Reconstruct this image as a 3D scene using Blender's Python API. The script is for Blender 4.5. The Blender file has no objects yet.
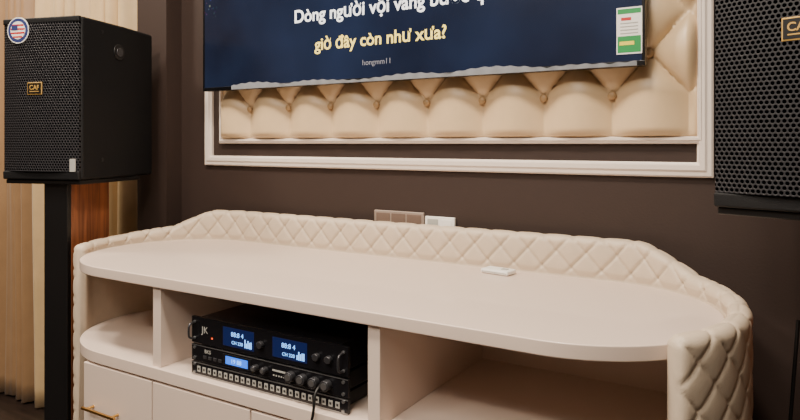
import bpy, bmesh, math, random
from mathutils import Vector, Matrix
random.seed(4)
D = bpy.data
col = bpy.context.scene.collection
FL = -0.33      # floor level (camera eye height is z = 1.0)

# ------------------------------------------------------------ materials
def srgb(r, g, b):
    f = lambda c: (c/255/12.92) if c/255 <= 0.04045 else ((c/255+0.055)/1.055)**2.4
    return (f(r), f(g), f(b), 1)

def mat(name, c, rough=0.5, metal=0.0, noise=0.04, nscale=30, bump=0.0, bscale=200, emit=None, estr=1, coat=0, sheen=0, spec=0.5):
    m = D.materials.new(name); m.use_nodes = True
    nt = m.node_tree; b = nt.nodes['Principled BSDF']
    b.inputs['Roughness'].default_value = rough
    b.inputs['Metallic'].default_value = metal
    b.inputs['Coat Weight'].default_value = coat
    b.inputs['Sheen Weight'].default_value = sheen
    b.inputs['Specular IOR Level'].default_value = spec
    tc = nt.nodes.new('ShaderNodeTexCoord')
    n = nt.nodes.new('ShaderNodeTexNoise'); n.inputs['Scale'].default_value = nscale
    n.inputs['Detail'].default_value = 3
    nt.links.new(tc.outputs['Object'], n.inputs['Vector'])
    mx = nt.nodes.new('ShaderNodeMix'); mx.data_type = 'RGBA'
    mx.inputs[6].default_value = tuple(c[i]*(1-noise*2) for i in range(3))+(1,)
    mx.inputs[7].default_value = tuple(min(1, c[i]*(1+noise*2)) for i in range(3))+(1,)
    nt.links.new(n.outputs['Fac'], mx.inputs[0])
    nt.links.new(mx.outputs[2], b.inputs['Base Color'])
    if bump:
        n2 = nt.nodes.new('ShaderNodeTexNoise'); n2.inputs['Scale'].default_value = bscale
        nt.links.new(tc.outputs['Object'], n2.inputs['Vector'])
        bp = nt.nodes.new('ShaderNodeBump'); bp.inputs['Strength'].default_value = bump
        bp.inputs['Distance'].default_value = 0.002
        nt.links.new(n2.outputs['Fac'], bp.inputs['Height'])
        nt.links.new(bp.outputs['Normal'], b.inputs['Normal'])
    if emit:
        b.inputs['Emission Color'].default_value = emit
        b.inputs['Emission Strength'].default_value = estr
    return m

M = {}
M['wall'] = mat('wall_paint_brown', srgb(52, 40, 36), 0.6, bump=0.15, bscale=150, noise=0.03, spec=.35)
M['wall_side'] = mat('wall_paint_taupe', srgb(112, 98, 86), 0.8, noise=0.02)
M['ceiling'] = mat('ceiling_paint', srgb(222, 214, 202), 0.9, noise=0.01)
M['trim'] = mat('trim_white_paint', srgb(228, 216, 206), 0.4, noise=0.01)
M['cream'] = mat('cream_lacquer', srgb(219, 200, 186), 0.34, noise=0.008, nscale=4, coat=0.2)
M['leather'] = mat('quilted_leather', srgb(203, 186, 164), 0.5, noise=0.04, bump=0.3, bscale=300)
M['tuft'] = mat('tufted_leather', srgb(212, 185, 147), 0.38, noise=0.02, bump=0.15, bscale=350)
M['black'] = mat('black_plastic', srgb(14, 14, 16), 0.4, noise=0.02)
M['cab'] = mat('speaker_cabinet_paint', srgb(13, 14, 17), 0.6, bump=0.5, bscale=500, spec=.3)
M['bezel'] = mat('tv_bezel', srgb(10, 10, 12), 0.25, noise=0.0)
M['gold'] = mat('brushed_gold', srgb(214, 170, 96), 0.28, 1.0, noise=0.03)
M['goldp'] = mat('gold_paint', srgb(200, 160, 84), 0.4, 0.2, noise=0.03)
M['white'] = mat('white_plastic', srgb(240, 238, 234), 0.35, noise=0.01)
M['grey'] = mat('grey_metal', srgb(175, 160, 150), 0.35, 0.6, noise=0.03)
M['silver'] = mat('brushed_silver', srgb(170, 172, 175), 0.3, 0.9, noise=0.03)
M['amp'] = mat('amp_metal_black', srgb(20, 20, 23), 0.35, 0.5, noise=0.02)
M['ampface'] = mat('amp_face', srgb(24, 24, 28), 0.25, 0.3, noise=0.02)
M['knob'] = mat('knob_grey', srgb(70, 70, 74), 0.3, 0.6)
M['socket'] = mat('socket_module_bronze', srgb(122, 104, 94), 0.35, 0.3)
M['led_blue'] = mat('display_blue', srgb(10, 30, 90), 0.3, noise=0, emit=(0.03, 0.2, 1, 1), estr=1.6)
M['led_digit'] = mat('display_digit', srgb(60, 120, 220), 0.3, noise=0, emit=(0.2, 0.5, 1, 1), estr=2.5)
M['led_dark'] = mat('display_dark', srgb(6, 8, 24), 0.2, noise=0, emit=(0.02, 0.04, 0.2, 1), estr=0.35)
M['led_red'] = mat('led_red', srgb(120, 10, 10), 0.3, emit=(1, 0.1, 0.02, 1), estr=2)
M['slot'] = mat('amp_slot_labels', srgb(170, 170, 165), 0.5)
M['textw'] = mat('screen_text_white', srgb(230, 235, 240), 0.5, noise=0, emit=(0.9, 0.95, 1, 1), estr=0.9)
M['texty'] = mat('screen_text_yellow', srgb(240, 220, 120), 0.5, noise=0, emit=(1, 0.76, 0.14, 1), estr=0.8)
M['textd'] = mat('screen_text_dim', srgb(120, 120, 130), 0.5, noise=0, emit=(0.4, 0.45, 0.5, 1), estr=0.2)
M['green'] = mat('sticker_green', srgb(30, 140, 70), 0.4)
M['yellow'] = mat('sticker_yellow', srgb(240, 220, 60), 0.4)
M['red'] = mat('sticker_red', srgb(190, 40, 40), 0.4)
M['navy'] = mat('sticker_navy', srgb(50, 60, 110), 0.4)
M['button'] = mat('button_leather', srgb(176, 144, 104), 0.4)
M['cable'] = mat('black_rubber', srgb(12, 12, 12), 0.5)

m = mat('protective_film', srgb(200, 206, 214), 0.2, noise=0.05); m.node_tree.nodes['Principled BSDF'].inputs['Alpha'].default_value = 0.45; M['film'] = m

def wood(name, c1, c2, scale=(30, 30, 1.5), rough=0.35):
    m = D.materials.new(name); m.use_nodes = True; nt = m.node_tree; b = nt.nodes['Principled BSDF']
    tc = nt.nodes.new('ShaderNodeTexCoord'); mp = nt.nodes.new('ShaderNodeMapping'); mp.inputs['Scale'].default_value = scale
    n = nt.nodes.new('ShaderNodeTexNoise'); n.inputs['Scale'].default_value = 2; n.inputs['Detail'].default_value = 6; n.inputs['Distortion'].default_value = 0.6
    r = nt.nodes.new('ShaderNodeValToRGB'); r.color_ramp.elements[0].color = c1; r.color_ramp.elements[1].color = c2
    r.color_ramp.elements[0].position = 0.3; r.color_ramp.elements[1].position = 0.7
    nt.links.new(tc.outputs['Object'], mp.inputs['Vector']); nt.links.new(mp.outputs[0], n.inputs['Vector'])
    nt.links.new(n.outputs['Fac'], r.inputs[0]); nt.links.new(r.outputs[0], b.inputs['Base Color'])
    b.inputs['Roughness'].default_value = rough
    return m
M['wood'] = wood('stand_redwood', srgb(96, 54, 34), srgb(164, 100, 62))
M['floor'] = wood('floor_planks', srgb(26, 20, 18), srgb(44, 34, 30), (1.2, 18, 1), 0.35)

def curtain_mat(name, c):
    return mat(name, c, 0.38, noise=0.08, nscale=12, bump=0.2, bscale=600, sheen=0.2)
M['curtain'] = curtain_mat('curtain_gold_satin', srgb(202, 174, 130))
M['curtain2'] = curtain_mat('curtain_bronze_satin', srgb(150, 118, 84))

def grille():
    m = D.materials.new('perforated_grille'); m.use_nodes = True; nt = m.node_tree; b = nt.nodes['Principled BSDF']; L = nt.links.new
    tc = nt.nodes.new('ShaderNodeTexCoord'); sp = nt.nodes.new('ShaderNodeSeparateXYZ'); L(tc.outputs['Object'], sp.inputs[0])
    p = 0.0105
    def dist(off):
        cb = nt.nodes.new('ShaderNodeCombineXYZ')
        for k, (ch, per) in enumerate(((0, p), (2, p*1.732))):
            a = nt.nodes.new('ShaderNodeMath'); a.operation = 'ADD'; L(sp.outputs[ch], a.inputs[0]); a.inputs[1].default_value = 60*per+per*off
            mo = nt.nodes.new('ShaderNodeMath'); mo.operation = 'MODULO'; L(a.outputs[0], mo.inputs[0]); mo.inputs[1].default_value = per
            s = nt.nodes.new('ShaderNodeMath'); s.operation = 'SUBTRACT'; L(mo.outputs[0], s.inputs[0]); s.inputs[1].default_value = per/2
            L(s.outputs[0], cb.inputs[k])
        ln = nt.nodes.new('ShaderNodeVectorMath'); ln.operation = 'LENGTH'; L(cb.outputs[0], ln.inputs[0]); return ln.outputs['Value']
    mn = nt.nodes.new('ShaderNodeMath'); mn.operation = 'MINIMUM'; L(dist(0), mn.inputs[0]); L(dist(.5), mn.inputs[1])
    mr = nt.nodes.new('ShaderNodeMapRange'); mr.inputs['From Min'].default_value = .0034; mr.inputs['From Max'].default_value = .0043
    L(mn.outputs[0], mr.inputs['Value'])
    mx = nt.nodes.new('ShaderNodeMix'); mx.data_type = 'RGBA'; mx.inputs[6].default_value = (.0006, .0006, .0008, 1); mx.inputs[7].default_value = (.024, .024, .029, 1)
    L(mr.outputs[0], mx.inputs[0]); L(mx.outputs[2], b.inputs['Base Color'])
    sm = nt.nodes.new('ShaderNodeMath'); sm.operation = 'MULTIPLY'; sm.inputs[1].default_value = .45; L(mr.outputs[0], sm.inputs[0])
    L(sm.outputs[0], b.inputs['Specular IOR Level'])
    bp = nt.nodes.new('ShaderNodeBump'); bp.inputs['Strength'].default_value = 0.6; bp.inputs['Distance'].default_value = 0.002
    L(mr.outputs[0], bp.inputs['Height']); L(bp.outputs[0], b.inputs['Normal'])
    b.inputs['Roughness'].default_value = 0.42
    return m
M['grille'] = grille()

def screen():
    m = D.materials.new('tv_screen_image'); m.use_nodes = True; nt = m.node_tree; b = nt.nodes['Principled BSDF']; L = nt.links.new
    tc = nt.nodes.new('ShaderNodeTexCoord')
    n = nt.nodes.new('ShaderNodeTexNoise'); n.inputs['Scale'].default_value = 2.2; n.inputs['Detail'].default_value = 3
    L(tc.outputs['Object'], n.inputs['Vector'])
    r = nt.nodes.new('ShaderNodeValToRGB')
    e = r.color_ramp.elements; e[0].position = 0.3; e[0].color = srgb(14, 20, 38); e[1].position = 0.75; e[1].color = srgb(44, 60, 92)
    L(n.outputs['Fac'], r.inputs[0])
    v = nt.nodes.new('ShaderNodeTexVoronoi'); v.inputs['Scale'].default_value = 60; L(tc.outputs['Object'], v.inputs['Vector'])
    a = nt.nodes.new('ShaderNodeMapRange'); a.inputs['From Min'].default_value = .35; a.inputs['From Max'].default_value = .1; a.inputs['To Max'].default_value = .7; L(v.outputs['Distance'], a.inputs['Value'])
    sp = nt.nodes.new('ShaderNodeSeparateXYZ'); L(tc.outputs['Object'], sp.inputs[0])
    g = nt.nodes.new('ShaderNodeMapRange'); g.inputs['From Min'].default_value = -.76; g.inputs['From Max'].default_value = -.82; L(sp.outputs[0], g.inputs['Value'])
    g2 = nt.nodes.new('ShaderNodeMapRange'); g2.inputs['From Min'].default_value = -.20; g2.inputs['From Max'].default_value = -.12; L(sp.outputs[2], g2.inputs['Value'])
    # z is shifted because the screen mesh's own origin is its centre
    m1 = nt.nodes.new('ShaderNodeMath'); m1.operation = 'MULTIPLY'; L(a.outputs[0], m1.inputs[0]); L(g.outputs[0], m1.inputs[1])
    m2 = nt.nodes.new('ShaderNodeMath'); m2.operation = 'MULTIPLY'; L(m1.outputs[0], m2.inputs[0]); L(g2.outputs[0], m2.inputs[1])
    mx = nt.nodes.new('ShaderNodeMix'); mx.data_type = 'RGBA'; L(m2.outputs[0], mx.inputs[0]); L(r.outputs[0], mx.inputs[6]); L(v.outputs['Color'], mx.inputs[7])
    L(mx.outputs[2], b.inputs['Emission Color']); b.inputs['Emission Strength'].default_value = 0.7
    b.inputs['Base Color'].default_value = (0.004, 0.005, 0.01, 1); b.inputs['Roughness'].default_value = 0.18
    return m
M['screen'] = screen()

# ------------------------------------------------------------ helpers
def empty(name, loc=(0, 0, 0), rz=0):
    e = D.objects.new(name, None); e.location = loc; e.rotation_euler = (0, 0, rz); e.empty_display_size = 0.1
    col.objects.link(e); return e

def finish(name, bm, m, parent=None, loc=(0, 0, 0), rot=(0, 0, 0), bevel=0, seg=3, smooth=False):
    me = D.meshes.new(name); bm.normal_update(); bm.to_mesh(me); bm.free()
    o = D.objects.new(name, me); col.objects.link(o)
    o.location = loc; o.rotation_euler = rot
    me.materials.append(m)
    if smooth:
        for p in me.polygons: p.use_smooth = True
    if bevel:
        md = o.modifiers.new('b', 'BEVEL'); md.width = bevel; md.segments = seg; md.limit_method = 'ANGLE'; md.angle_limit = math.radians(40)
        for p in me.polygons: p.use_smooth = True
        w = o.modifiers.new('w', 'WEIGHTED_NORMAL')
    if parent: o.parent = parent
    return o

def box(name, x0, x1, y0, y1, z0, z1, m, parent=None, bevel=0.0, off=(0, 0, 0)):
    bm = bmesh.new(); bmesh.ops.create_cube(bm, size=1)
    c = Vector(((x0+x1)/2, (y0+y1)/2, (z0+z1)/2)) - Vector(off)
    bmesh.ops.scale(bm, vec=(abs(x1-x0), abs(y1-y0), abs(z1-z0)), verts=bm.verts)
    return finish(name, bm, m, parent, c, bevel=bevel)

def cyl(name, c, r, h, m, parent=None, axis='Z', seg=32, bevel=0.0, r2=None):
    bm = bmesh.new(); bmesh.ops.create_cone(bm, cap_ends=True, segments=seg, radius1=r, radius2=r if r2 is None else r2, depth=h)
    rot = {'Z': (0, 0, 0), 'Y': (math.pi/2, 0, 0), 'X': (0, math.pi/2, 0)}[axis]
    return finish(name, bm, m, parent, c, rot, bevel=bevel)

def extrude_poly(name, pts, z0, z1, m, parent=None, bevel=0, off=(0, 0, 0)):
    bm = bmesh.new()
    a = [bm.verts.new((p[0]-off[0], p[1]-off[1], z0-off[2])) for p in pts]
    b = [bm.verts.new((p[0]-off[0], p[1]-off[1], z1-off[2])) for p in pts]
    bm.faces.new(list(reversed(a))); bm.faces.new(b)
    n = len(pts)
    for i in range(n): bm.faces.new((a[i], a[(i+1) % n], b[(i+1) % n], b[i]))
    return finish(name, bm, m, parent, bevel=bevel)

def tube(name, pts, r, m, parent=None):
    cu = D.curves.new(name, 'CURVE'); cu.dimensions = '3D'; cu.bevel_depth = r; cu.bevel_resolution = 4
    s = cu.splines.new('NURBS'); s.points.add(len(pts)-1)
    for p, q in zip(s.points, pts): p.co = (*q, 1)
    s.use_endpoint_u = True; s.order_u = 3
    cu.materials.append(m); o = D.objects.new(name, cu); col.objects.link(o)
    if parent: o.parent = parent
    return o

def text(name, body, x, z, y, size, m, parent, align='CENTER', bold=0.0, ext=0.0002):
    cu = D.curves.new(name, 'FONT'); cu.body = body; cu.size = size; cu.align_x = align; cu.extrude = ext
    cu.offset = bold*size
    cu.materials.append(m); o = D.objects.new(name, cu); col.objects.link(o)
    o.location = (x, y, z); o.rotation_euler = (math.pi/2, 0, 0); o.parent = parent
    return o

# ------------------------------------------------------------ room
WY = 1.90
XL, XR, YF, ZC = -4.3, 2.2, -3.2, 2.8
box('floor', XL-.1, XR+.1, YF-.1, 2.5, FL-0.1, FL, M['floor'])
box('ceiling', XL-.1, XR+.1, YF-.1, 2.5, ZC, ZC+0.1, M['ceiling'])
box('wall_back', -2.27, XR+.1, WY, WY+0.12, FL, ZC, M['wall'])
box('wall_pilaster', -2.46, -2.27, 1.82, 2.06, FL, ZC, M['wall'])
box('wall_window', XL-.1, -2.46, 2.05, 2.15, FL, ZC, M['wall'])
box('wall_left', XL-.1, XL, YF, 2.05, FL, ZC, M['wall_side'])
box('wall_right', XR, XR+.1, YF, WY, FL, ZC, M['wall_side'])
box('wall_front', XL, XR, YF-.1, YF, FL, ZC, M['wall_side'])

wn = empty('window_1', (-3.3, 2.03, 1.4))
box('pane', -3.9, -2.8, 2.035, 2.045, 0.7, 2.3, M['bezel'], wn, off=wn.location)
for nm, a in (('frame_l', (-3.95, -3.9, .65, 2.35)), ('frame_r', (-2.8, -2.75, .65, 2.35)), ('mullion', (-3.37, -3.33, .7, 2.3)), ('frame_t', (-3.9, -2.8, 2.3, 2.35)), ('frame_b', (-3.9, -2.8, .65, .7))):
    box(nm, a[0], a[1], 2.01, 2.05, a[2], a[3], M['trim'], wn, off=wn.location)

def curtain(name, x0, x1, y, m, amp=0.045, wl=0.11, seed=0):
    bm = bmesh.new(); rnd = random.Random(seed); ph = rnd.random()*6
    n = int((x1-x0)/0.005); z0 = FL+.012; zs = [z0+i*(2.70-z0)/32 for i in range(33)]
    rows = []
    for z in zs:
        row = []
        for i in range(n+1):
            x = x0+(x1-x0)*i/n
            k = 1-0.25*z/2.7
            u = x/wl*2*math.pi+ph+0.5*math.sin(x*9+ph)
            yy = y+amp*k*(math.sin(u)+0.3*math.sin(2.3*u+1.1+0.4*z))+0.008*math.sin(z*2+x*5)
            xx = x+0.016*math.sin(u*1+1.2)+0.004*math.sin(z*3+u*.5)
            row.append(bm.verts.new((xx, yy, z)))
        rows.append(row)
    for j in range(len(rows)-1):
        for i in range(n):
            bm.faces.new((rows[j][i], rows[j][i+1], rows[j+1][i+1], rows[j+1][i]))
    o = finish(name, bm, m, smooth=True)
    s = o.modifiers.new('s', 'SOLIDIFY'); s.thickness = 0.003
    return o
curtain('curtain', -3.24, -2.50, 1.86, M['curtain'], seed=1)
curtain('curtain', -3.62, -3.29, 1.86, M['curtain2'], wl=0.09, seed=2)
curtain('curtain', -4.2, -3.66, 1.86, M['curtain'], seed=3)
rod = empty('curtain_rod', (-3.4, 1.9, 2.72))
cyl('rod', (0, -.03, 0.01), 0.014, 1.7, M['gold'], rod, 'X')
cyl('bracket', (0.5, 0.05, 0.01), 0.008, 0.2, M['gold'], rod, 'Y')

# ------------------------------------------------------------ wall frame + upholstered panel
def frame(name, x0, x1, z0, z1, w, d, m, parent=None):
    prof = [(0, 0), (0, d*.55), (w*.12, d*.75), (w*.35, d*.8), (w*.5, d), (w*.8, d), (w*.9, d*.6), (w, d*.5), (w, 0)]
    bm = bmesh.new(); rings = []
    for (a, h) in prof:
        rings.append([bm.verts.new(p) for p in ((x0+a, WY-h, z0+a), (x1-a, WY-h, z0+a), (x1-a, WY-h, z1-a), (x0+a, WY-h, z1-a))])
    for r in range(len(prof)-1):
        for i in range(4):
            j = (i+1) % 4
            bm.faces.new((rings[r][i], rings[r][j], rings[r+1][j], rings[r+1][i]))
    bmesh.ops.recalc_face_normals(bm, faces=bm.faces)
    return finish(name, bm, m, parent)
frame('trim_1', -2.113, -0.190, 0.908, 2.42, 0.040, 0.022, M['trim'])

panel = empty('tufted_wall_panel', (0, 0, 0))
frame('panel_bead', -2.024, -0.209, 0.998, 2.33, 0.02, 0.024, M['trim'], panel)
PX0, PX1, PZ0, PZ1 = -2.006, -0.227, 1.016, 2.312
bx0, bz0, ba, bh = -0.449, 1.134, 0.20, 0.112
def tuft_h(x, z):
    if z >= bz0:
        u = (x-bx0)/ba+(z-bz0)/(2*bh); v = (x-bx0)/ba-(z-bz0)/(2*bh)
        a = abs(math.sin(math.pi*u)); b = abs(math.sin(math.pi*v)); h = (a*b)**.42
    else:
        h = (math.sin(math.pi*(x-bx0)/ba)**2)**.42
        k = (bz0-z)/(bz0-PZ0); h = h*(1-0.3*k)+0.3*k*0.85
    e = min((x-PX0), (PX1-x), (z-PZ0), (PZ1-z))/0.028
    return h*math.sqrt(max(0, min(1, e*(2-min(e, 1)))) if e < 1 else 1)
bm = bmesh.new()
nx = 480; zs = [PZ0+i*0.0035 for i in range(int(0.30/0.0035))]
zz = zs[-1]
while zz < PZ1-0.012: zz += 0.010; zs.append(zz)
zs.append(PZ1)
rows = []
for z in zs:
    rows.append([bm.verts.new((PX0+(PX1-PX0)*i/nx, WY-0.004-0.046*tuft_h(PX0+(PX1-PX0)*i/nx, z), z)) for i in range(nx+1)])
for j in range(len(rows)-1):
    for i in range(nx): bm.faces.new((rows[j][i], rows[j][i+1], rows[j+1][i+1], rows[j+1][i]))
finish('tufted_upholstery', bm, M['tuft'], panel, smooth=True)
bm = bmesh.new()
for j in range(0, 10):
    z = bz0+j*bh
    if z > PZ1-0.04: break
    for i in range(-12, 4):
        x = bx0+i*ba+(ba/2 if j % 2 else 0)
        if PX0+0.03 < x < PX1-0.03:
            bmesh.ops.create_uvsphere(bm, u_segments=16, v_segments=8, radius=0.0125, matrix=Matrix.Translation((x, WY-0.020, z)) @ Matrix.Diagonal((1, .6, 1, 1)))
finish('tuft_buttons', bm, M['button'], panel, smooth=True)

# ------------------------------------------------------------ TV
TX0, TX1, TZ0, TZ1 = -2.025, -0.345, 1.205, 2.155
tv = empty('television', ((TX0+TX1)/2, 1.80, (TZ0+TZ1)/2)); W = (TX1-TX0)/2; Hh = (TZ1-TZ0)/2
box('tv_body', -W, W, 0.004, 0.03, -Hh, Hh, M['bezel'], tv, 0.004)
box('tv_back_housing', -W*.75, W*.75, 0.0301, 0.045, -Hh*.7, Hh*.5, M['black'], tv, 0.006)
box('bezel_bottom', -W, W, 0.0, 0.005, -Hh, -Hh+0.014, M['bezel'], tv, 0.001)
box('bezel_top', -W, W, 0.0, 0.005, Hh-0.008, Hh, M['bezel'], tv, 0.001)
box('bezel_l', -W, -W+.008, 0.0, 0.005, -Hh+.014, Hh-.008, M['bezel'], tv, 0.001)
box('bezel_r', W-.008, W, 0.0, 0.005, -Hh+.014, Hh-.008, M['bezel'], tv, 0.001)
box('screen', -W+.008, W-.008, 0.002, 0.0045, -Hh+.014, Hh-.008, M['screen'], tv)
box('wall_mount', -.2, .2, 0.0451, 0.052, -.25, .1, M['black'], tv)
tcz = (TZ0+TZ1)/2
text('lyric_line_1', 'Dòng người vội vàng bước qua', 0.035, 1.433-tcz, 0.0012, 0.064, M['textw'], tv, bold=0.021)
text('lyric_line_2', 'giờ đây còn như xưa?', -0.010, 1.328-tcz, 0.0012, 0.0595, M['texty'], tv, bold=0.021)
text('lyric_credit', 'hongmm11', -0.01, 1.262-tcz, 0.0012, 0.026, M['textd'], tv)
sx1 = -0.352-(TX0+TX1)/2; sx0 = sx1-0.066; sz0 = 1.238-tcz
box('energy_label', sx0, sx1, -0.0006, 0.0015, sz0, sz0+0.125, M['white'], tv)
box('energy_label_green', sx0+.003, sx1-.003, -0.0012, -0.0007, sz0+.004, sz0+.048, M['green'], tv)
box('energy_label_bar', sx0+.008, sx1-.02, -0.0018, -0.0013, sz0+.024, sz0+.034, M['yellow'], tv)
box('energy_label_head', sx0+.003, sx1-.003, -0.0012, -0.0007, sz0+.108, sz0+.121, M['green'], tv)
box('energy_label_red', sx0+.012, sx1-.028, -0.0012, -0.0007, sz0+.09, sz0+.098, M['red'], tv)
for i in range(4):
    box('energy_label_line_%d' % i, sx0+.01, sx1-.01, -0.0012, -0.0007, sz0+.054+i*.009, sz0+.057+i*.009, M['slot'], tv)
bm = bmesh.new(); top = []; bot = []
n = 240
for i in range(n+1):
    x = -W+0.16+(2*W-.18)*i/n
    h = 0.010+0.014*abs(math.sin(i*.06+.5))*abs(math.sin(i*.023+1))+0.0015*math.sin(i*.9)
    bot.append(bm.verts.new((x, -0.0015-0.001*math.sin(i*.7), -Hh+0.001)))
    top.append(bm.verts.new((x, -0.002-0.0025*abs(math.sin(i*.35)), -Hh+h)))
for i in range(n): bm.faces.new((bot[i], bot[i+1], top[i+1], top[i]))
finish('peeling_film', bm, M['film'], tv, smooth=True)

# ------------------------------------------------------------ console
tvc = empty('tv_console', (0, 0, 0))
CXL, CXR, CY, R = -1.83, -0.44, 1.52, 0.31
CZ = 0.62
def stadium(r, n=40):
    pts = []
    for i in range(n+1):
        a = -math.pi/2+math.pi*i/n; pts.append((CXR+r*math.cos(a), CY+r*math.sin(a)))
    for i in range(n+1):
        a = math.pi/2+math.pi*i/n; pts.append((CXL+r*math.cos(a), CY+r*math.sin(a)))
    return pts
extrude_poly('counter_top', stadium(R-.001), CZ-0.031, CZ, M['cream'], tvc, 0.003)
extrude_poly('middle_shelf', stadium(R-.002), 0.325, 0.36, M['cream'], tvc, 0.002)
extrude_poly('lower_cabinet', stadium(R-.022), FL+.06, 0.325, M['cream'], tvc)
extrude_poly('plinth', stadium(R-.05), FL, FL+.06, M['cream'], tvc)
box('divider_left', -1.582, -1.548, 1.222, 1.785, .3601, CZ-.0311, M['cream'], tvc, 0.0015)
box('divider_right', -.835, -.802, 1.222, 1.785, .3601, CZ-.0311, M['cream'], tvc, 0.0015)
box('back_panel', -1.99, -.28, 1.775, 1.79, .3601, CZ-.0311, M['cream'], tvc)
for r_, (za, zb, zh) in enumerate(((.035, .318, .19), (FL+.07, .029, -.09))):
    for i, (a, b) in enumerate([(-1.90, -1.577), (-1.572, -1.193), (-1.188, -.822), (-.817, -.44)]):
        t = '%d_%d' % (r_+1, i+1)
        box('drawer_front_'+t, a, b, 1.213, 1.24, za, zb, M['cream'], tvc, 0.002)
        c = (a+b)/2-(.05 if i == 0 else 0)
        box('drawer_handle_'+t, c-.08, c+.08, 1.183, 1.191, zh-.004, zh+.004, M['gold'], tvc, 0.001)
        for s in (-.06, .06):
            cyl('handle_post_'+t+('a' if s < 0 else 'b'), (c+s, 1.2015, zh), 0.004, 0.023, M['gold'], tvc, 'Y', 12)

T = 0.046; RO = 0.018
path = []; ds = 0.0045
def arc(cx, a0, a1):
    L = abs(a1-a0)*(R+T); n = int(L/ds)
    return [(cx, a0+(a1-a0)*i/n) for i in range(n+1)]
for cx, a in arc(CXR, math.radians(-44), math.pi/2):
    path.append((Vector((cx+R*math.cos(a), CY+R*math.sin(a), 0)), Vector((math.cos(a), math.sin(a), 0)), math.degrees(a), 0))
n = int((CXR-CXL)/ds)
for i in range(1, n):
    path.append((Vector((CXR+(CXL-CXR)*i/n, CY+R, 0)), Vector((0, 1, 0)), 90, 0))
for cx, a in arc(CXL, math.pi/2, math.pi-math.radians(-36)):
    path.append((Vector((cx+R*math.cos(a), CY+R*math.sin(a), 0)), Vector((math.cos(a), math.sin(a), 0)), 180-math.degrees(a), 1))
PR = [(-60, .640), (0, .650), (48, .668), (74, .727), (78, .732), (91, .732)]
PL = [(-60, .644), (0, .654), (36, .672), (58, .725), (64, .732), (91, .732)]
def topz(deg, left):
    P = PL if left else PR
    for (a, za), (b, zb) in zip(P, P[1:]):
        if a <= deg <= b: return za+(zb-za)*(deg-a)/(b-a)
    return P[-1][1]
QA, QH = 0.086, 0.046
def quilt(s, z):
    u = s/QA+z/(2*QH); v = s/QA-z/(2*QH)
    a = abs(math.sin(math.pi*u)); b = abs(math.sin(math.pi*v))
    return 1-math.exp(-a*8)*0.9-math.exp(-b*8)*0.9+.2*(a*b)
bm = bmesh.new(); rows = []; s = 0; prev = None; N = len(path)
for k, (p, nn, dg, lf) in enumerate(path):
    mid = p+nn*T
    if prev is not None: s += (mid-prev).length
    prev = mid
    zt = topz(dg, lf); prof = []
    endk = min(k, N-1-k)*ds; ef = min(1, endk/0.02); ef = math.sqrt(max(0, ef*(2-ef)))
    shrink = (1-ef)*0.014
    inset = shrink+0.005*ef
    ro = min(RO, (T-shrink-inset)/2-.0005)
    zt2 = zt-shrink
    def add(o, z, no, nz, q=1.0):
        d = 0.0080*q*(quilt(s, z)-0.6)*ef
        prof.append((o+no*d, z+nz*d))
    nz1 = 170
    for i in range(nz1+1):
        add(T-shrink, FL+.002+(zt2-ro-FL-0.002)*i/nz1, 1, 0)
    for i in range(1, 8):
        a = math.pi/2*i/7; add(T-shrink-ro+ro*math.cos(a), zt2-ro+ro*math.sin(a), math.cos(a), math.sin(a), 1-.65*i/7)
    prof.append(((T-shrink+inset)/2, zt2))
    for i in range(0, 8):
        a = math.pi/2+math.pi/2*i/7; add(inset+ro+ro*math.cos(a), zt2-ro+ro*math.sin(a), math.cos(a), math.sin(a), .35+.65*i/7)
    for i in range(1, 31):
        z = zt2-ro-(zt2-ro-(CZ+0.0005))*i/30
        q = min(1, max(.2, (z-CZ)/.02)); add(inset, z, -1, 0, q)
    prof.append((0.0010+shrink, CZ-.004)); prof.append((0.0010+shrink, FL+.002))
    rows.append([bm.verts.new((p.x+nn.x*o, p.y+nn.y*o, z)) for o, z in prof])
m_ = len(rows[0])
for k in range(N-1):
    for i in range(m_-1):
        bm.faces.new((rows[k][i], rows[k][i+1], rows[k+1][i+1], rows[k+1][i]))
    bm.faces.new((rows[k][m_-1], rows[k][0], rows[k+1][0], rows[k+1][m_-1]))
bm.faces.new(rows[0]); bm.faces.new(list(reversed(rows[-1])))
bmesh.ops.recalc_face_normals(bm, faces=bm.faces)
finish('quilted_surround', bm, M['leather'], tvc, smooth=True)

# ------------------------------------------------------------ rack amplifiers
def unit(name, z0, z1, depth=.36):
    e = empty(name, (-1.168, 1.24, z0)); e.scale = (1.07, 1, 1); h = z1-z0
    box('chassis', -.225, .225, .006, depth, .003, h-.001, M['amp'], e, .002)
    box('faceplate', -.25, .25, -.004, .006, 0.001, h-.001, M['ampface'], e, .0015)
    for sx in (-.238, .238):
        for zz in (.2, .8):
            cyl('rack_screw', (sx, -.0055, h*zz), .004, .003, M['silver'], e, 'Y', 12)
    return e, h
e, h = unit('audio_crossover_unit', .3605, .398)
box('silver_edge_top', -.25, .25, -.0048, -.0041, h-.004, h-.0015, M['silver'], e)
box('silver_edge_bottom', -.25, .25, -.0048, -.0041, .0015, .004, M['silver'], e)
for i in range(24):
    x = -.222+i*.0193
    box('label_slot', x-.0055, x+.0055, -.0052, -.0041, h*.3, h*.7, M['slot'], e)
    box('slot_jack', x-.0028, x+.0028, -.0058, -.0053, h*.42, h*.58, M['black'], e)
e, h = unit('karaoke_mixer', .399, .446)
box('silver_edge_top', -.25, .25, -.0048, -.0041, h-.0035, h-.002, M['silver'], e)
box('lcd_frame', -.135, -.04, -.0052, -.004, .009, .039, M['black'], e, .001)
box('lcd', -.125, -.05, -.0062, -.0053, .013, .034, M['led_blue'], e, .0002)
text('lcd_digits', '19 88', -.088, .018, -.0068, .016, M['led_digit'], e)
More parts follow.
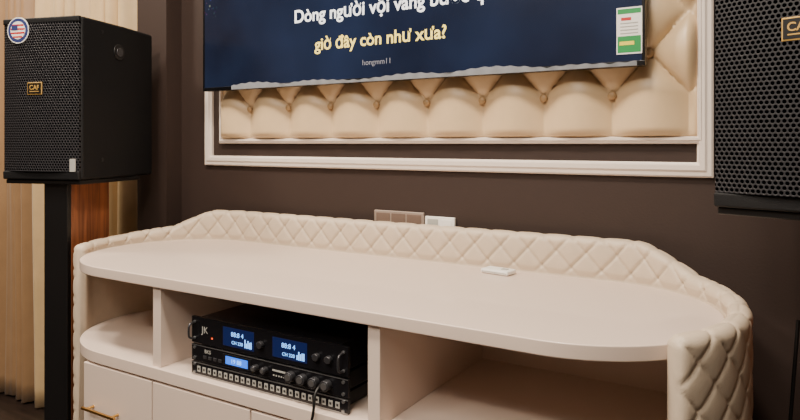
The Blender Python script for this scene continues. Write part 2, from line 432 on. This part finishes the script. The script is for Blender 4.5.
for i, x in enumerate((-.02, .01, .09, .125, .16, .195)):
    cyl('knob', (x, -.0125, h/2), .0125 if i > 1 else .008, .017, M['knob'], e, 'Y', 24, .002)
    cyl('knob_cap', (x, -.0215, h/2), .008 if i > 1 else .005, .002, M['silver'], e, 'Y', 24)
for i in range(4):
    box('push_key', -.205+i*.018, -.193+i*.018, -.007, -.004, .012, .020, M['knob'], e, .001)
text('mixer_mark', 'BKS', -.19, .027, -.0048, .014, M['slot'], e)
for i in range(5):
    box('small_label', .032+i*.008, .036+i*.008, -.0052, -.004, .012, .015, M['slot'], e)
box('led_strip', .03, .07, -.0052, -.004, .024, .028, M['slot'], e)
e, h = unit('power_amplifier', .448, .522)
box('window_a', -.135, -.03, -.0052, -.004, .012, .062, M['led_dark'], e, .001)
box('window_b', .03, .135, -.0052, -.004, .012, .062, M['led_dark'], e, .001)
for k, wx in enumerate((-.13, .035)):
    text('digits_a%d' % k, '88:8 4', wx+.045, .040, -.0058, .017, M['led_digit'], e)
    text('digits_b%d' % k, 'CH 220', wx+.045, .020, -.0058, .012, M['led_digit'], e)
    for i in range(5):
        hh = .006+.016*abs(math.sin(i*1.7+wx*10))
        box('meter_bar', wx+.07+i*.005, wx+.073+i*.005, -.0060, -.0053, .017, .017+hh, M['led_digit'], e)
for x in (-.005, .165, .2):
    cyl('volume_knob', (x, -.010, .036), .009, .012, M['knob'], e, 'Y', 28, .002)
text('amp_mark', 'JK', -.2, .032, -.0048, .026, M['slot'], e)
for sx in (-.238, .238):
    tube('rack_handle', [(sx, -.003, .014), (sx, -.024, .014), (sx, -.026, .036), (sx, -.024, .058), (sx, -.003, .058)], .0028, M['knob'], e)
box('power_led', -.176, -.172, -.0055, -.004, .02, .024, M['led_red'], e)
tube('jack_cable', [(-.975, 1.232, .42), (-.975, 1.205, .415), (-.972, 1.198, .37), (-.98, 1.195, .33), (-.99, 1.17, .24), (-1.02, 1.165, .12), (-1.05, 1.16, -.15), (-1.1, 1.15, FL+.006), (-1.3, 1.0, FL+.006)], .0035, M['cable'])

ad = empty('white_power_adapter', (-.745, 1.765, CZ)); ad.rotation_euler = (0, 0, math.radians(-8))
box('adapter_body', -.045, .045, -.026, .026, .0015, .014, M['white'], ad, .004)
box('adapter_seam', -.041, .041, -.0265, -.0255, .006, .008, M['slot'], ad)
box('adapter_button', .012, .03, -.008, .008, .0135, .016, M['slot'], ad, .001)

so = empty('wall_socket_plate', (-1.165, WY, .733))
box('plate', -.10, .10, -.010, 0, -.05, .034, M['grey'], so, .003)
for i in range(3): box('socket_face_%d' % i, -.09+i*.062, -.034+i*.062, -.0115, -.009, -.04, .026, M['socket'], so, .002)
so = empty('wall_socket_plate', (-1.005, WY, .733))
box('plate', -.055, .055, -.012, 0, -.05, .024, M['white'], so, .003)
box('socket_face_0', -.045, -.005, -.0135, -.011, -.04, .016, M['slot'], so, .002)
box('socket_face_1', .005, .045, -.0135, -.011, -.04, .016, M['white'], so, .002)

# ------------------------------------------------------------ speakers + stands
def speaker(loc, rz, w, d, h, name='loudspeaker'):
    e = empty(name, loc, rz)
    bk = w*.88
    pts = [(-w/2, 0), (w/2, 0), (w/2, d*.55), (bk/2, d), (-bk/2, d), (-w/2, d*.55)]
    extrude_poly('cabinet', pts, 0, h, M['cab'], e, .010)
    box('front_lip_bottom', -w/2+.004, w/2-.004, -.012, .004, .0, .03, M['cab'], e, .005)
    box('front_lip_top', -w/2+.004, w/2-.004, -.012, .004, h-.022, h, M['cab'], e, .005)
    bm = bmesh.new(); n = 24; a = []; b = []
    for i in range(n+1):
        x = -w/2+.006+(w-.012)*i/n; y = -.006-.016*(1-(2*i/n-1)**2)
        a.append(bm.verts.new((x, y, .03))); b.append(bm.verts.new((x, y, h-.022)))
    for i in range(n): bm.faces.new((a[i], a[i+1], b[i+1], b[i]))
    c0 = [bm.verts.new((w/2-.006, .004, .03)), bm.verts.new((-w/2+.006, .004, .03))]
    c1 = [bm.verts.new((w/2-.006, .004, h-.022)), bm.verts.new((-w/2+.006, .004, h-.022))]
    bm.faces.new((a[-1], c0[0], c1[0], b[-1])); bm.faces.new((c0[1], a[0], b[0], c1[1]))
    bm.faces.new(a[::-1]+[c0[1], c0[0]]); bm.faces.new(b+[c1[0], c1[1]])
    finish('front_grille', bm, M['grille'], e)
    for s in (-1, 1):
        x = s*w/2
        cyl('side_cup', (x+s*.001, d*.45, h*.82), .030, .006, M['black'], e, 'X', 32, .002)
        cyl('side_cup_inner', (x+s*.0045, d*.45, h*.82), .017, .004, M['knob'], e, 'X', 24, .001)
        for zz in (.12, .93):
            cyl('rigging_bolt', (x+s*.0005, d*.24, h*zz), .007, .003, M['black'], e, 'X', 12)
    return e

def badge(e, x, z, y=-.0235):
    box('badge_plate', x-.031, x+.031, y, y+.004, z-.022, z+.022, M['goldp'], e, .001)
    box('badge_inner', x-.028, x+.028, y-.001, y+.002, z-.019, z+.019, M['black'], e)
    text('badge_text', 'CAF', x, z-.004, y-.0015, .023, M['goldp'], e, bold=.02)
    box('badge_line', x-.02, x+.02, y-.0016, y-.001, z-.012, z-.0095, M['goldp'], e)

def stand(name, loc, rz, h, w=.15, d=.26, ox=0, fw=1.0):
    # loc z is the floor, h = height of the speaker's underside above it
    e = empty(name, loc, rz)
    box('base_plate', -.15, .19, -.03, .33, 0, .022, M['black'], e, .004)
    box('column_front', ox-w/2*fw, ox+w/2*fw, .02, .04, .0221, h-.0161, M['black'], e, .002)
    box('column', ox-w/2, ox+w/2, .0401, .04+d, .0221, h-.0161, M['wood'], e, .002)
    box('top_plate', -.16, .16, -.0, .33, h-.016, h-.0008, M['black'], e, .003)
    return e

lw, ld, lh = .335, .43, .58
rz = math.radians(17)
P = Vector((-2.150, 1.366)); rd = Vector((math.cos(rz), math.sin(rz)))
c = P-rd*lw/2
spk = speaker((c.x, c.y, .869), rz, lw, ld, lh)
badge(spk, -.012, .325)
cyl('flag_sticker', (-.085, -.0205, .535), .047, .002, M['white'], spk, 'Y', 40)
cyl('flag_sticker_ring', (-.085, -.0218, .535), .043, .001, M['navy'], spk, 'Y', 40)
cyl('flag_sticker_disc', (-.085, -.0226, .535), .032, .001, M['white'], spk, 'Y', 40)
for i in range(4):
    z = .535-.024+i*.014; hw = math.sqrt(.031**2-(z-.535)**2)
    box('flag_stripe_%d' % i, -.085-hw, -.085+hw, -.0236, -.0231, z-.003, z+.003, M['red'], spk)
box('flag_canton', -.085-.026, -.085, -.0242, -.0237, .535, .535+.018, M['navy'], spk)
box('corner_label', .128, .152, -.0145, -.012, .03, .075, M['slot'], spk, .0005)
stand('speaker_stand', (c.x, c.y, FL), rz, .869-FL, w=.10, d=.2, ox=.038)
rw = .335; rz2 = math.radians(-18); P = Vector((-.150, 1.49)); rd = Vector((math.cos(rz2), math.sin(rz2)))
c = P+rd*rw/2
spk2 = speaker((c.x, c.y, .869), rz2, rw, .34, .58)
badge(spk2, .000, .345)
st = stand('speaker_stand', (c.x, c.y, FL), rz2, .869-FL, w=.13, d=.2, ox=.052, fw=.8)
tube('floor_cable', [(.0, 1.72, .6), (-.01, 1.72, .45), (-.02, 1.74, .3), (.0, 1.78, .05), (.02, 1.8, FL+.1), (.1, 1.8, FL+.006), (.5, 1.7, FL+.006)], .004, M['cable'])

# ------------------------------------------------------------ lights
def area(name, loc, size, power, color, rot=(0, 0, 0), sy=None):
    l = D.lights.new(name, 'AREA'); l.energy = power; l.color = color; l.shape = 'RECTANGLE'; l.size = size; l.size_y = sy or size
    o = D.objects.new(name, l); o.location = loc; o.rotation_euler = rot; col.objects.link(o); return o
M['lamp'] = mat('lamp_diffuser', (1, 1, 1, 1), .5, noise=0, emit=(1, .88, .74, 1), estr=6)
for i, (x, y) in enumerate(((-1.9, .6), (-.6, .6), (-1.9, -1.2), (-.6, -1.2), (-3.2, .9))):
    e = empty('recessed_ceiling_lamp', (x, y, ZC))
    cyl('ring', (0, 0, -.006), .085, .012, M['trim'], e, 'Z', 40)
    cyl('diffuser', (0, 0, -.014), .07, .004, M['lamp'], e, 'Z', 40)
    area('ceiling_lamp_light', (x, y, ZC-.03), .3, 56 if y > 0 else 32, (1, .86, .70))
area('room_ceiling_light', (-.6, -.9, ZC-.05), 1.6, 68, (1, .92, .82))

w = D.worlds.new('world'); bpy.context.scene.world = w; w.use_nodes = True
w.node_tree.nodes['Background'].inputs[0].default_value = (.5, .45, .4, 1); w.node_tree.nodes['Background'].inputs[1].default_value = .2

# ------------------------------------------------------------ camera
cd = D.cameras.new('camera'); cam = D.objects.new('camera', cd); col.objects.link(cam)
cam.location = (0, 0, 1.0); cam.rotation_euler = (math.pi/2, 0, math.radians(31.5))
cd.sensor_width = 36; cd.lens = 650/800*36; cd.shift_y = -67/800; cd.clip_start = 0.02
bpy.context.scene.camera = cam
